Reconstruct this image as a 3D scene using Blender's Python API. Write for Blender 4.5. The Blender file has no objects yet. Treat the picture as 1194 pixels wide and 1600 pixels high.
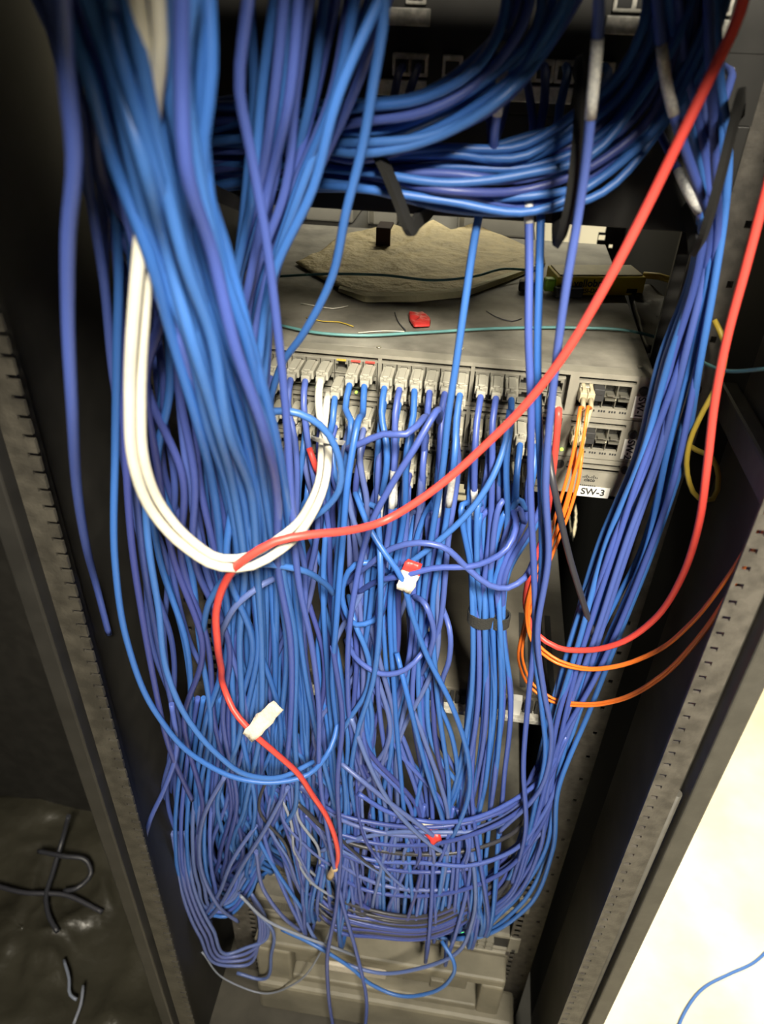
import bpy, bmesh, math, random
from mathutils import Vector, Matrix, noise
random.seed(7)
scn = bpy.context.scene
COL = scn.collection

# ------------------------------------------------------------------ camera
CAM = Vector((0.0576, -0.6427, 0.2738)); YAW, PIT, ROL, FPX = 0.12235, 0.60999, 0.03646, 1154.87
def _axes():
    rz = Matrix.Rotation(YAW, 3, 'Z')
    r0 = Vector((1, 0, 0)); f0 = Vector((0, math.cos(PIT), -math.sin(PIT))); u0 = Vector((0, math.sin(PIT), math.cos(PIT)))
    r = r0*math.cos(ROL) + u0*math.sin(ROL); u = -r0*math.sin(ROL) + u0*math.cos(ROL)
    return rz@r, rz@u, rz@f0
RX, UX, FX = _axes()
cd = bpy.data.cameras.new('camera'); cam = bpy.data.objects.new('camera', cd); COL.objects.link(cam)
cam.matrix_world = Matrix(((RX.x, UX.x, -FX.x, CAM.x), (RX.y, UX.y, -FX.y, CAM.y), (RX.z, UX.z, -FX.z, CAM.z), (0, 0, 0, 1)))
cd.sensor_fit = 'VERTICAL'; cd.sensor_height = 36; cd.lens = FPX/1600*36
cd.clip_start = 0.01; cd.clip_end = 50
cd.dof.use_dof = True; cd.dof.focus_distance = 0.80; cd.dof.aperture_fstop = 6.0
scn.camera = cam

# ------------------------------------------------------------------ light
scn.view_settings.view_transform = 'Standard'; scn.view_settings.look = 'None'
scn.view_settings.gamma = 1; scn.view_settings.use_curve_mapping = False
scn.view_settings.exposure = -0.32
w = bpy.data.worlds.new('room_air'); scn.world = w; w.use_nodes = True
w.node_tree.nodes['Background'].inputs[0].default_value = (1.0, 0.86, 0.62, 1); w.node_tree.nodes['Background'].inputs[1].default_value = 0.026
def area(name, loc, aim, size, power, col=(1, .9, .72), spread=180, sy=None):
    l = bpy.data.lights.new(name, 'AREA'); l.energy = power; l.color = col; l.size = size
    if sy: l.shape = 'RECTANGLE'; l.size_y = sy
    l.spread = math.radians(spread)
    o = bpy.data.objects.new(name, l); COL.objects.link(o); o.location = loc
    o.rotation_euler = (Vector(aim) - Vector(loc)).to_track_quat('-Z', 'Y').to_euler()
    return o
area('aisle_ceiling_lamp', (0.36, -1.40, 1.16), (0.05, 0.0, -0.16), 0.32, 30, col=(1, .92, .76), spread=84)
area('side_ceiling_lamp', (1.5, 0.0, 1.3), (0.95, 0.05, -1.3), 0.5, 25, col=(1, .92, .70), spread=80)
area('rear_aisle_lamp', (0.1, 1.2, 1.15), (0.1, 1.1, -1), 0.45, 42, col=(1, .93, .74))

# ------------------------------------------------------------------ helpers
def ray(px, py):
    return RX*((px-597)/FPX) + UX*(-(py-800)/FPX) + FX
def P(px, py, y):
    d = ray(px, py); return CAM + d*((y-CAM.y)/d.y)
def Pz(px, py, z):
    d = ray(px, py); return CAM + d*((z-CAM.z)/d.z)
def proj(v):
    q = v-CAM; t = q.dot(FX); return 597+FPX*q.dot(RX)/t, 800-FPX*q.dot(UX)/t
def mat(name, col, rough=.5, metal=0, noise_amt=0.0, nscale=40, col2=None, bump=0, bscale=200, emit=None, spec=.5, trans=0, alpha=1):
    m = bpy.data.materials.new(name); m.use_nodes = True; nt = m.node_tree; b = nt.nodes['Principled BSDF']
    b.inputs['Base Color'].default_value = (*col, 1); b.inputs['Roughness'].default_value = rough; b.inputs['Metallic'].default_value = metal
    b.inputs['Specular IOR Level'].default_value = spec
    if trans: b.inputs['Transmission Weight'].default_value = trans
    tc = nt.nodes.new('ShaderNodeTexCoord')
    if noise_amt:
        n = nt.nodes.new('ShaderNodeTexNoise'); n.inputs['Scale'].default_value = nscale; n.inputs['Detail'].default_value = 6
        nt.links.new(tc.outputs['Object'], n.inputs['Vector'])
        r = nt.nodes.new('ShaderNodeValToRGB'); r.color_ramp.elements[0].position = .38; r.color_ramp.elements[1].position = .66
        c2 = col2 or tuple(c*(1-noise_amt) for c in col)
        r.color_ramp.elements[0].color = (*c2, 1); r.color_ramp.elements[1].color = (*col, 1)
        nt.links.new(n.outputs['Fac'], r.inputs['Fac']); nt.links.new(r.outputs['Color'], b.inputs['Base Color'])
    if bump:
        n2 = nt.nodes.new('ShaderNodeTexNoise'); n2.inputs['Scale'].default_value = bscale; n2.inputs['Detail'].default_value = 5
        nt.links.new(tc.outputs['Object'], n2.inputs['Vector'])
        bp = nt.nodes.new('ShaderNodeBump'); bp.inputs['Strength'].default_value = bump; bp.inputs['Distance'].default_value = .01
        nt.links.new(n2.outputs['Fac'], bp.inputs['Height']); nt.links.new(bp.outputs['Normal'], b.inputs['Normal'])
    if emit:
        b.inputs['Emission Color'].default_value = (*emit[0], 1); b.inputs['Emission Strength'].default_value = emit[1]
    return m
def cable_mat(name, a, b2, rough=.42):
    m = mat(name, a, rough); nt = m.node_tree; b = nt.nodes['Principled BSDF']
    oi = nt.nodes.new('ShaderNodeObjectInfo'); mx = nt.nodes.new('ShaderNodeMix'); mx.data_type = 'RGBA'
    nt.links.new(oi.outputs['Random'], mx.inputs['Factor']); mx.inputs[6].default_value = (*a, 1); mx.inputs[7].default_value = (*b2, 1)
    nt.links.new(mx.outputs[2], b.inputs['Base Color']); return m
M = dict(
    azure=cable_mat('blue_jacket', (.036, .135, .46), (.05, .155, .46)),
    indigo=cable_mat('violet_blue_jacket', (.058, .098, .38), (.072, .115, .38)),
    navy=cable_mat('dark_blue_jacket', (.045, .06, .24), (.05, .08, .30)),
    slate=cable_mat('dull_blue_jacket', (.10, .15, .36), (.09, .12, .33)),
    grey=cable_mat('grey_jacket', (.22, .25, .33), (.25, .27, .33)),
    dark=cable_mat('black_jacket', (.03, .032, .04), (.04, .04, .05)),
    white=mat('white_jacket', (.80, .77, .66), .45, noise_amt=.1, nscale=60),
    red=mat('red_jacket', (.72, .07, .055), .42),
    orange=mat('orange_jacket', (.90, .20, .025), .4),
    teal=mat('teal_jacket', (.12, .30, .30), .4),
    yellow=mat('yellow_jacket', (.50, .36, .05), .45),
    grey_metal=mat('dusty_grey_metal', (.46, .44, .38), .5, .1, .30, 14, bump=.05),
    top_metal=mat('dusty_top_metal', (.34, .32, .27), .6, .05, .55, 17, bump=.12, bscale=60),
    face=mat('grey_faceplate', (.27, .255, .21), .5, 0, .18, 50),
    portdark=mat('port_cavity', (.02, .02, .02), .6),
    portgrey=mat('port_bezel_grey', (.21, .20, .165), .5, 0, .2, 60),
    plug=mat('clear_plug_plastic', (.40, .385, .32), .25),
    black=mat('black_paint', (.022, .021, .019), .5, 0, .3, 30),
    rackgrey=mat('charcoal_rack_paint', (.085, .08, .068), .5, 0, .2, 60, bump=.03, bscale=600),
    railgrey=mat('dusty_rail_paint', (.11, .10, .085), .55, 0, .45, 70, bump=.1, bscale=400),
    railshade=mat('shaded_rail_paint', (.055, .050, .040), .55, 0, .5, 50, bump=.1, bscale=400),  # darker copy of the rail paint; left rail's shade put into the colour
    void=mat('matt_black_paint', (.008, .008, .007), .8),
    panel=mat('black_panel_paint', (.075, .069, .056), .5, 0, .3, 20),
    strip=mat('white_label_strip', (.62, .60, .54), .5, 0, .3, 200, col2=(.35, .34, .30)),
    label=mat('white_label', (.80, .79, .74), .5),
    sleeve=mat('white_label_sleeve', (.70, .69, .65), .45, 0, .4, 420, col2=(.46, .46, .46)),
    ink=mat('dark_ink', (.03, .03, .03), .6),
    darkbronze=mat('dusty_brown_metal', (.16, .145, .115), .6, 0, .4, 12, bump=.08),
    cream=mat('cream_floor', (.82, .77, .62), .5, 0, .2, 7, col2=(.76, .67, .47), bump=.5, bscale=11),
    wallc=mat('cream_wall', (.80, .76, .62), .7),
    dust=mat('crumpled_paper', (.66, .54, .28), .6, 0, .25, 30, bump=.5, bscale=90),
    dustlight=mat('paper_fold', (.68, .62, .36), .6, bump=.3, bscale=60),
    plastic=mat('black_plastic_sheet', (.045, .042, .03), .35, 0, .3, 6, bump=.5, bscale=18),
    velcro=mat('black_hook_tape', (.03, .03, .027), .9, bump=.4, bscale=900),
    maroon=mat('dark_maroon_strap', (.035, .014, .014), .8),
    redtape=mat('red_tape', (.62, .045, .04), .4),
    yel=mat('yellow_case', (.80, .60, .03), .4),
    yelw=mat('pale_case_top', (.55, .50, .33), .4, 0, .2, 60),
    tan=mat('tan_plastic', (.45, .33, .19), .5),
    beige=mat('beige_connector', (.48, .42, .28), .4),
    steel=mat('cage_metal', (.5, .48, .4), .3, .8),
    ups=mat('dusty_grey_plastic', (.25, .23, .175), .55, 0, .35, 12, bump=.08, bscale=90),
    case=mat('grey_case_paint', (.30, .29, .25), .5, 0, .15, 20),
    lime=mat('lime_plastic', (.35, .75, .05), .4),
    led=mat('green_lamp', (.1, .8, .2), .4, emit=((.1, 1, .25), 5)),
    ledy=mat('yellow_green_lamp', (.4, .8, .1), .4, emit=((.5, 1, .1), 2)),
    tapew=mat('white_cloth_tape', (.58, .53, .45), .7, bump=.3, bscale=150),
)
def link(o, parent=None):
    COL.objects.link(o)
    if parent is not None: o.parent = parent
    return o
class MB:
    def __init__(s): s.v = []; s.f = []; s.m = []; s.sm = []
    def box(s, x0, x1, y0, y1, z0, z1, mi=0, bev=0):
        if bev:
            bm = bmesh.new(); bmesh.ops.create_cube(bm, size=1)
            for v in bm.verts: v.co = Vector(((x0+x1)/2+v.co.x*(x1-x0), (y0+y1)/2+v.co.y*(y1-y0), (z0+z1)/2+v.co.z*(z1-z0)))
            bmesh.ops.bevel(bm, geom=bm.edges[:], offset=bev, segments=2, affect='EDGES', profile=.5)
            n = len(s.v); bm.verts.index_update(); s.v += [tuple(v.co) for v in bm.verts]
            for f in bm.faces: s.f.append([n+v.index for v in f.verts]); s.m.append(mi); s.sm.append(False)
            bm.free(); return s
        n = len(s.v)
        s.v += [(x0, y0, z0), (x1, y0, z0), (x1, y1, z0), (x0, y1, z0), (x0, y0, z1), (x1, y0, z1), (x1, y1, z1), (x0, y1, z1)]
        for q in ((0, 3, 2, 1), (4, 5, 6, 7), (0, 1, 5, 4), (1, 2, 6, 5), (2, 3, 7, 6), (3, 0, 4, 7)): s.f.append([n+i for i in q]); s.m.append(mi); s.sm.append(False)
        return s
    def cyl(s, c, ax, r, h, n=14, mi=0, r2=None):
        ax = Vector(ax).normalized(); a = ax.orthogonal().normalized(); b = ax.cross(a); k = len(s.v); r2 = r if r2 is None else r2
        for (t, rr) in ((0, r), (h, r2)):
            for i in range(n):
                th = 2*math.pi*i/n; s.v.append(tuple(Vector(c)+ax*t+(a*math.cos(th)+b*math.sin(th))*rr))
        for i in range(n): s.f.append([k+i, k+(i+1) % n, k+n+(i+1) % n, k+n+i]); s.m.append(mi); s.sm.append(True)
        s.f.append([k+i for i in reversed(range(n))]); s.f.append([k+n+i for i in range(n)]); s.m += [mi, mi]; s.sm += [False, False]
        return s
    def tube(s, pts, r, sides=8, mi=0, flat=None):
        """pts world; r radius; flat=(w,h) gives a flat bar section"""
        n = len(pts); k = len(s.v)
        T = [(pts[min(i+1, n-1)]-pts[max(i-1, 0)]).normalized() for i in range(n)]
        N = T[0].orthogonal().normalized() if not flat else T[0].cross(Vector((0.3, -1, 0.2))).normalized()
        for i in range(n):
            N = (N - T[i]*N.dot(T[i]))
            N = N.normalized() if N.length > 1e-6 else T[i].orthogonal().normalized()
            B = T[i].cross(N)
            for j in range(sides):
                th = 2*math.pi*j/sides + (math.pi/4 if flat else 0)
                if flat: o = N*(math.copysign(flat[0]/2, math.cos(th))) + B*(math.copysign(flat[1]/2, math.sin(th)))
                else:
                    rr = r[i] if isinstance(r, (list, tuple)) else r
                    o = (N*math.cos(th)+B*math.sin(th))*rr
                s.v.append(tuple(pts[i]+o))
        for i in range(n-1):
            for j in range(sides):
                s.f.append([k+i*sides+j, k+i*sides+(j+1) % sides, k+(i+1)*sides+(j+1) % sides, k+(i+1)*sides+j]); s.m.append(mi); s.sm.append(not flat)
        s.f.append([k+j for j in reversed(range(sides))]); s.f.append([k+(n-1)*sides+j for j in range(sides)]); s.m += [mi, mi]; s.sm += [False, False]
        return s
    def build(s, name, mats, parent=None, origin=None):
        me = bpy.data.meshes.new(name)
        o0 = Vector(origin) if origin is not None else Vector((0, 0, 0))
        me.from_pydata([tuple(Vector(v)-o0) for v in s.v], [], s.f)
        for m in (mats if isinstance(mats, (list, tuple)) else [mats]): me.materials.append(m)
        me.polygons.foreach_set('material_index', s.m); me.polygons.foreach_set('use_smooth', s.sm); me.update()
        o = bpy.data.objects.new(name, me); link(o, parent)
        o.location = o0 - (parent_loc(parent) if parent is not None else Vector((0, 0, 0)))
        return o
def parent_loc(p):
    v = Vector((0, 0, 0))
    while p is not None: v += p.location; p = p.parent
    return v
def tag(o, label, cat=None, group=None, kind=None):
    if label: o['label'] = label
    if cat: o['category'] = cat
    if group: o['group'] = group
    if kind: o['kind'] = kind
    return o
def thing(name, label, cat, loc, group=None):
    o = bpy.data.objects.new(name, None); o.empty_display_size = .02; link(o); o.location = loc
    return tag(o, label, cat, group)
def spline(pts, step=.008):
    """Centripetal-ish Catmull-Rom through the control points, resampled."""
    if len(pts) == 2: pts = [pts[0], (pts[0]+pts[1])/2, pts[1]]
    out = []; q = [pts[0]*2-pts[1]] + pts + [pts[-1]*2-pts[-2]]
    for i in range(1, len(q)-2):
        p0, p1, p2, p3 = q[i-1], q[i], q[i+1], q[i+2]
        d1 = max((p2-p1).length, 1e-5); d0 = max((p1-p0).length, 1e-5); d2 = max((p3-p2).length, 1e-5)
        m1 = ((p1-p0)/d0*d1 + (p2-p1)*d0/d1*1.0)/(d0+d1)*d1 if False else (((p2-p1)/d1)*d0 + ((p1-p0)/d0)*d1)/(d0+d1)*d1
        m2 = (((p3-p2)/d2)*d1 + ((p2-p1)/d1)*d2)/(d1+d2)*d1
        n = max(2, int(d1/step))
        for k in range(n):
            t = k/n; t2 = t*t; t3 = t2*t
            out.append(p1*(2*t3-3*t2+1) + m1*(t3-2*t2+t) + p2*(-2*t3+3*t2) + m2*(t3-t2))
    out.append(pts[-1]); return out
def sleeve_on(cab, path, px, py, r, length=.024, m='sleeve', name='label_sleeve', label='white wrapped label on the cable'):
    i = min(range(len(path)), key=lambda k: (proj(path[k])[0]-px)**2 + (proj(path[k])[1]-py)**2)
    seg = [path[i]]; a = i; b = i; L = 0
    while L < length and (a > 0 or b < len(path)-1):
        if a > 0: L += (path[a]-path[a-1]).length; a -= 1
        if b < len(path)-1: L += (path[b]-path[b+1]).length; b += 1
    seg = path[a:b+1]
    if len(seg) < 2: return
    o = MB().tube(seg, r*1.13, 10).build(name, M[m], cab, seg[len(seg)//2]); o['label'] = label
PLUGV = [None]
def plug_mesh():
    if PLUGV[0]: return PLUGV[0]
    b = MB(); b.box(-.0058, .0058, -.021, .004, -.004, .004, 0, .0008); b.box(-.0042, .0042, -.030, -.021, -.0035, .0032, 0, .001)
    t = MB(); t.box(-.0032, .0032, -.022, .001, .0046, .0062, 0, .0004); t.box(-.0014, .0014, -.027, -.022, .004, .0055)
    def me(mb, nm):
        m = bpy.data.meshes.new(nm); m.from_pydata(mb.v, [], mb.f); m.materials.append(M['plug']); m.update(); return m
    PLUGV[0] = (me(b, 'plug'), me(t, 'latch_tab')); return PLUGV[0]
def add_plug(cab, pos):
    a, b = plug_mesh()
    o = link(bpy.data.objects.new('plug', a), cab); o.location = Vector(pos)-parent_loc(cab); o['label'] = 'pale clear plastic plug at the cable end'
    t = link(bpy.data.objects.new('latch_tab', b), o)
    return o
NC = [0]
def cable(pts, m, label, group=None, r=.003, name='patch_cable', cat='cable', plugs=(), sleeves=(), sides=8, step=.009):
    path = spline(pts, step)
    org = path[len(path)//2]
    o = MB().tube(path, r, sides).build(name, M[m], None, org)
    tag(o, label, cat, group)
    for p in plugs: add_plug(o, p)
    for s in sleeves: sleeve_on(o, path, s[0], s[1], r, s[2] if len(s) > 2 else .024)
    NC[0] += 1
    return o, path
def pc(spec, m, label, group=None, **k):
    return cable([P(*s) for s in spec], m, label, group, **k)
def bundle(n, stations, mats, label, group, r=.003, jit=.10, shuffle=.0, **k):
    """stations: (px,py left) (px,py right) depth thickness; each cable keeps a lane with small drift"""
    for i in range(n):
        u0 = (i+.5)/n; w0 = random.uniform(-.5, .5); pts = []
        for (a, b, y, th) in stations:
            u = min(1.04, max(-.04, u0 + random.gauss(0, jit))); wv = max(-.55, min(.55, w0 + random.gauss(0, .12)))
            pts.append(P(a[0]+(b[0]-a[0])*u, a[1]+(b[1]-a[1])*u, y + th*wv))
        m = random.choices([q[0] for q in mats], [q[1] for q in mats])[0]
        cable(pts, m, label, group, r=r, **k)
def text(s, name, size, loc, rot, m, parent, ex=.0002):
    c = bpy.data.curves.new(name, 'FONT'); c.body = s; c.size = size; c.extrude = ex; c.offset = size*.02; c.align_x = 'CENTER'; c.align_y = 'CENTER'
    t = bpy.data.objects.new(name, c); COL.objects.link(t); bpy.context.view_layer.update()
    me = bpy.data.meshes.new_from_object(t); bpy.data.objects.remove(t); me.materials.clear(); me.materials.append(M[m])
    o = link(bpy.data.objects.new(name, me), parent); o.location = Vector(loc)-parent_loc(parent); o.rotation_euler = rot
    return o
def plate(x0, x1, z0, z1, y0, y1, holes, mb=None, mi=0):
    """vertical plate in XZ with rectangular holes (x0,x1,z0,z1)"""
    mb = mb or MB(); xs = sorted({x0, x1, *[min(max(h[i], x0), x1) for h in holes for i in (0, 1)]}); zs = sorted({z0, z1, *[min(max(h[i], z0), z1) for h in holes for i in (2, 3)]})
    for j in range(len(zs)-1):
        run = None; cz = (zs[j]+zs[j+1])/2
        for i in range(len(xs)-1):
            cx = (xs[i]+xs[i+1])/2; solid = not any(h[0] < cx < h[1] and h[2] < cz < h[3] for h in holes)
            if solid and run is None: run = xs[i]
            if run is not None and not solid: mb.box(run, xs[i], y0, y1, zs[j], zs[j+1], mi); run = None
        if run is not None: mb.box(run, xs[-1], y0, y1, zs[j], zs[j+1], mi)
    return mb

# ------------------------------------------------------------------ setting
FZ = -1.33
MB().box(-2.2, 2.6, -2.2, 2.0, FZ-.05, FZ).build('floor', M['cream'])['kind'] = 'structure'
MB().box(-2.2, 2.6, 2.0, 2.08, FZ, 1.6).build('wall_back', M['wallc'])['kind'] = 'structure'
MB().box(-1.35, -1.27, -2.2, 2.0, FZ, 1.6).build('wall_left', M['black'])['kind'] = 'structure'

# ------------------------------------------------------------------ rack
rack = thing('server_rack', 'open black equipment rack with perforated rails holding the grey switches and blue cables', 'rack', (0, .2, FZ))
TOP = .56
def comb_post(sx):
    b = MB()
    if sx > 0:
        hs = []; z = FZ+.02
        while z < TOP-.02: hs.append((.2615, .2675, z, z+.0048)); z += .0159
        return plate(.2585, .283, FZ, TOP, -.203, -.200, hs, b)
    b.box(-.283, -.267, -.203, -.200, FZ, TOP)
    z = FZ+.01
    while z < TOP: b.box(-.267, -.2585, -.203, -.200, z, z+.0118); z += .0159
    return b
for sx in (1, -1):
    p = comb_post(sx).build('front_rail', M['railgrey' if sx > 0 else 'railshade'], rack); p['label'] = 'notched dusty grey front rail'
    a, c = sorted((sx*.293, sx*.312))
    b = MB().box(a, c, -.206, -.16, FZ, TOP, 0, .002)
    a, c = sorted((sx*.283, sx*.293)); b.box(a, c, -.186, -.16, FZ, TOP)
    b.build('front_post', M['rackgrey' if sx > 0 else 'black'], rack)  # left post in black, its lack of light put into the colour
    if sx > 0:
        b = MB().tube([Vector((sx*.2865, -.196, FZ+.01)), Vector((sx*.2865, -.196, -.32))], .0042, 10)
        b.build('edge_rod', M['rackgrey'], rack)
    # mounting rail in the switch plane
    holes = []
    z = FZ+.02
    while z < TOP-.02:
        a, c = sorted((sx*.2278, sx*.2374)); holes.append((a, c, z, z+.0095))
        z += .0159
    z = FZ+.03
    while z < TOP-.02:
        a, c = sorted((sx*.2585, sx*.2635)); holes.append((a, c, z, z+.006)); z += .0477
    a, c = sorted((sx*.2235, sx*.272))
    b = plate(a, c, FZ, TOP, .001, .003, holes)
    a, c = sorted((sx*.270, sx*.272)); b.box(a, c, .003, .04, FZ, TOP)
    b.build('mounting_rail', M['railgrey'], rack)
    a, c = sorted((sx*.2235, sx*.272)); MB().box(a, c, .045, .05, FZ, TOP).build('rail_backing', M['black'], rack)
MB().box(.300, .303, -.16, .0, FZ, TOP).build('side_panel', M['panel'], rack)
def hole_side(px0, py0, px1, py1):
    q = []
    for px, py in ((px0, py0), (px1, py1)):
        d = ray(px, py); v = CAM+d*((.30-CAM.x)/d.x); q.append(v)
    return (min(q[0].y, q[1].y), max(q[0].y, q[1].y), min(q[0].z, q[1].z), max(q[0].z, q[1].z))
HS = [hole_side(*q) for q in ((888, 772, 901, 792), (886, 792, 893, 830), (896, 797, 902, 803), (896, 808, 902, 814), (895, 818, 901, 824), (893, 829, 898, 834), (868, 907, 872, 912), (867, 920, 871, 925))]
sp = plate(.0, .78, FZ, TOP, .300, .303, [h for h in HS if h[1] < .77 and h[0] > .05]); sp.v = [(v[1], v[0], v[2]) for v in sp.v]
sp.build('side_panel', M['void'], rack)  # rear half darker than the front half, shade painted into the panel colour
MB().box(-.303, -.300, -.16, .78, FZ, TOP).build('side_panel', M['black'], rack)
for zc in (-.02,):
    MB().box(.283, .2995, -.16, .02, zc-.014, zc+.014, 0, .003).build('depth_brace', M['rackgrey'], rack)
# rear panel with the openings that show the lit aisle behind
def hole(px0, py0, px1, py1, y=.78):
    a = P(px0, py0, y); b = P(px1, py1, y); return (min(a.x, b.x), max(a.x, b.x), min(a.z, b.z), max(a.z, b.z))
HO = [hole(835, 334, 932, 384), hole(936, 342, 948, 350), hole(936, 352, 946, 364), hole(936, 367, 945, 376), hole(952, 382, 957, 388),
      hole(702, 750, 728, 772), hole(708, 772, 732, 784), hole(610, 740, 624, 756),
      hole(322, 352, 336, 372), hole(340, 360, 346, 392), hole(330, 376, 338, 402)]
plate(-.32, .30, FZ, .02, .78, .784, HO).build('rear_panel', M['black'], rack)
MB().box(-.31, .31, -.165, .78, TOP, TOP+.01).build('roof_panel', M['black'], rack)
MB().box(-.31, .31, -.206, .78, FZ+.001, FZ+.012).build('base_panel', M['panel'], rack)
MB().box(-.283, .283, -.200, -.175, FZ+.012, FZ+.05, 0, .003).build('base_crossbar', M['rackgrey'], rack)
MB().box(-.22, .13, .46, .76, -.022, -.014).build('rear_shelf', M['black'], rack)
MB().box(-.30, -.22, .46, .76, -.03, -.014).build('shelf_rail', M['black'], rack)

nb = thing('equipment_cabinet', 'black closed cabinet standing in the dark left of the rack', 'cabinet', (-.8, .6, FZ))
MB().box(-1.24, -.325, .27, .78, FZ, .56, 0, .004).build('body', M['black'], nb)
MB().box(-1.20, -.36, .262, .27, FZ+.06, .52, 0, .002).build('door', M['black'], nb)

# unseen panels added above the frame, shaped to shade the top of the rack
blocker = thing('shade_blocker', 'black panels added unseen above the rack to shade its top', 'blocker', (0, -.3, .40))
MB().box(-.60, .0, -.54, -.53, .38, .47).box(-.01, .0, -.54, -.37, .38, .47).box(.0, .24, -.38, -.37, .38, .47).build('blocker_side', M['black'], blocker)
MB().box(-.60, .0, -.53, -.165, .38, .385).box(.0, .24, -.37, -.165, .38, .385).build('blocker_base', M['black'], blocker)

# ------------------------------------------------------------------ switches
GX = [-.2025+.087*k for k in range(5)]
def colx(c): return GX[c//6]+.0435+(c % 6-2.5)*.0137
port_me = None
def port_mesh():
    b = MB(); x = .0064; b.box(-x, -.0057, 0, .013, -.0066, .0066, 0); b.box(.0057, x, 0, .013, -.0066, .0066, 0)
    b.box(-.0057, .0057, 0, .013, .0050, .0066, 0); b.box(-.0057, .0057, 0, .013, -.0066, -.0054, 0); b.box(-.0057, .0057, .0115, .013, -.0054, .0050, 1)
    b.box(-.0057, -.0034, 0, .0115, .0028, .0050, 0); b.box(.0034, .0057, 0, .0115, .0028, .0050, 0)
    m = bpy.data.meshes.new('port'); m.from_pydata(b.v, [], b.f); m.materials.append(M['portgrey']); m.materials.append(M['portdark'])
    m.polygons.foreach_set('material_index', b.m); m.update(); return m
def switch(ztop, label, code, module):
    t = thing('network_switch', label, 'network switch', (0, .22, ztop-.044), None)
    z1, z0 = ztop-.0005, ztop-.044
    MB().box(-.2225, .2225, .014, .445, z0, z1, 0, .0008).build('chassis', M['top_metal'], t)
    f = MB()
    f.box(-.2225, .2225, -.0005, .014, ztop-.0042, z1)
    f.box(-.2225, .2225, -.0005, .014, z0, z0+.0036)
    f.box(-.2225, GX[0]+.0015, 0, .014, z0+.0036, ztop-.0042)
    for g in GX[1:4]: f.box(g-.0018, g+.0018, 0, .014, z0+.0036, ztop-.0042)
    for k in range(4): f.box(GX[k]+.0018, GX[k+1]-.0018, .0005, .014, ztop-.0095, ztop-.0078)
    f.build('faceplate', M['face'], t)
    b = MB()
    for k in range(4):
        b.box(GX[k]+.0018, GX[k+1]-.0018, .008, .0138, ztop-.0078, ztop-.0042, 0)
    b.build('vent_slots', M['portdark'], t)
    for c in range(24):
        for r in (0, 1):
            o = link(bpy.data.objects.new('port', port_me), t); o.location = Vector((colx(c), .0005, ztop-.0162-r*.0145))-parent_loc(t)
    x0, x1 = GX[4]+.0018, .2225
    if module:
        q = MB()
        fx0, fx1, fz0, fz1 = x0+.009, x1-.019, z0+.0095, ztop-.011
        plate(x0, x1, z0+.0036, ztop-.0042, -.0005, .004, [(fx0, fx1, fz0, fz1), (x0+.008, x1-.016, ztop-.0085, ztop-.0052)], q)
        q.build('module_plate', M['face'], t)
        MB().box(x0+.004, x1-.004, .0125, .0138, z0+.005, ztop-.0045).build('module_backing', M['portdark'], t)
        q = MB(); zc = (fz0+fz1)/2; n = 4; wd = (fx1-fx0)/n
        for i in range(1, n): q.box(fx0+i*wd-.0004, fx0+i*wd+.0004, -.0002, .012, fz0, fz1)
        q.box(fx0, fx1, 0, .012, zc-.0006, zc+.0006)
        for i in range(2, 4):
            q.box(fx0+i*wd+.003, fx0+i*wd+.009, -.0025, .003, zc+.0015, zc+.0030); q.box(fx0+i*wd+.002, fx0+i*wd+.012, -.0015, .003, zc-.0035, zc-.0022)
        q.build('fibre_port_cage', M['steel'], t)
        # a black transceiver body in the second bay
        q = MB().box(fx0+wd+.001, fx0+2*wd-.001, -.010, .01, zc-.001, fz1-.0008, 0, .0006); q.box(fx0+wd+.003, fx0+2*wd-.003, -.0108, -.009, zc+.006, zc+.0075, 0); q.build('empty_transceiver', M['ink'], t)
        q = MB().box(fx0+.0005, fx0+wd-.001, -.006, .01, zc-.004, fz1-.0008, 0, .0006); q.build('fibre_transceiver', M['steel'], t)
        q = MB()
        for i in range(16):
            if i % 4 != 3: q.box(fx0+.012+i*.0024, fx0+.0135+i*.0024, -.0008, 0, z0+.0055, z0+.0075)
        q.build('port_marking', M['ink'], t)
        MB().cyl((x1-.0085, -.0006, ztop-.0135), (0, -1, 0), .0042, .0035, 16, 0, .0036).build('thumb_screw', M['ink'], t)
        lab = MB().box(x1-.0145, x1-.002, -.0012, -.0004, z0+.003, ztop-.0195).build('name_label', M['label'], t); lab['label'] = 'white sticker with vertical switch number'
        text(code, 'lettering', .0092, (x1-.0083, -.0014, (z0+ztop-.0165)/2), (math.pi/2, math.pi/2, 0), 'ink', lab)
        if code == 'SW-2': MB().cyl((x0+.0045, -.0005, z0+.007), (0, -1, 0), .0016, .0012, 10).build('status_lamp', M['ledy'], t)
    else:
        q = MB()
        plate(x0, x1, z0+.0, ztop-.0042, -.0005, .004, [(x0+.012, x1-.012, ztop-.0085, ztop-.0052), (x0+.012, x1-.012, ztop-.0150, ztop-.0108)], q)
        q.build('module_plate', M['face'], t)
        MB().box(x0+.004, x1-.004, .0125, .0138, z0+.005, ztop-.0045).build('module_backing', M['portdark'], t)
        MB().cyl((x0+.0055, -.0006, ztop-.0085), (0, -1, 0), .0042, .003, 16, 0, .0036).build('thumb_screw', M['ink'], t)
        MB().cyl((x1-.0075, -.0006, ztop-.0085), (0, -1, 0), .0042, .003, 16, 0, .0036).build('thumb_screw', M['ink'], t)
        q = MB(); hs = [1.2, 2.2, 3.4, 2.2, 1.2, 2.2, 3.4, 2.2, 1.2]; xc = x0+.037
        for i, hh in enumerate(hs): q.box(xc+(i-4)*.0017-.0004, xc+(i-4)*.0017+.0004, -.0009, 0, ztop-.0218, ztop-.0218+hh*.001)
        q.build('maker_emblem', M['ink'], t)
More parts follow.
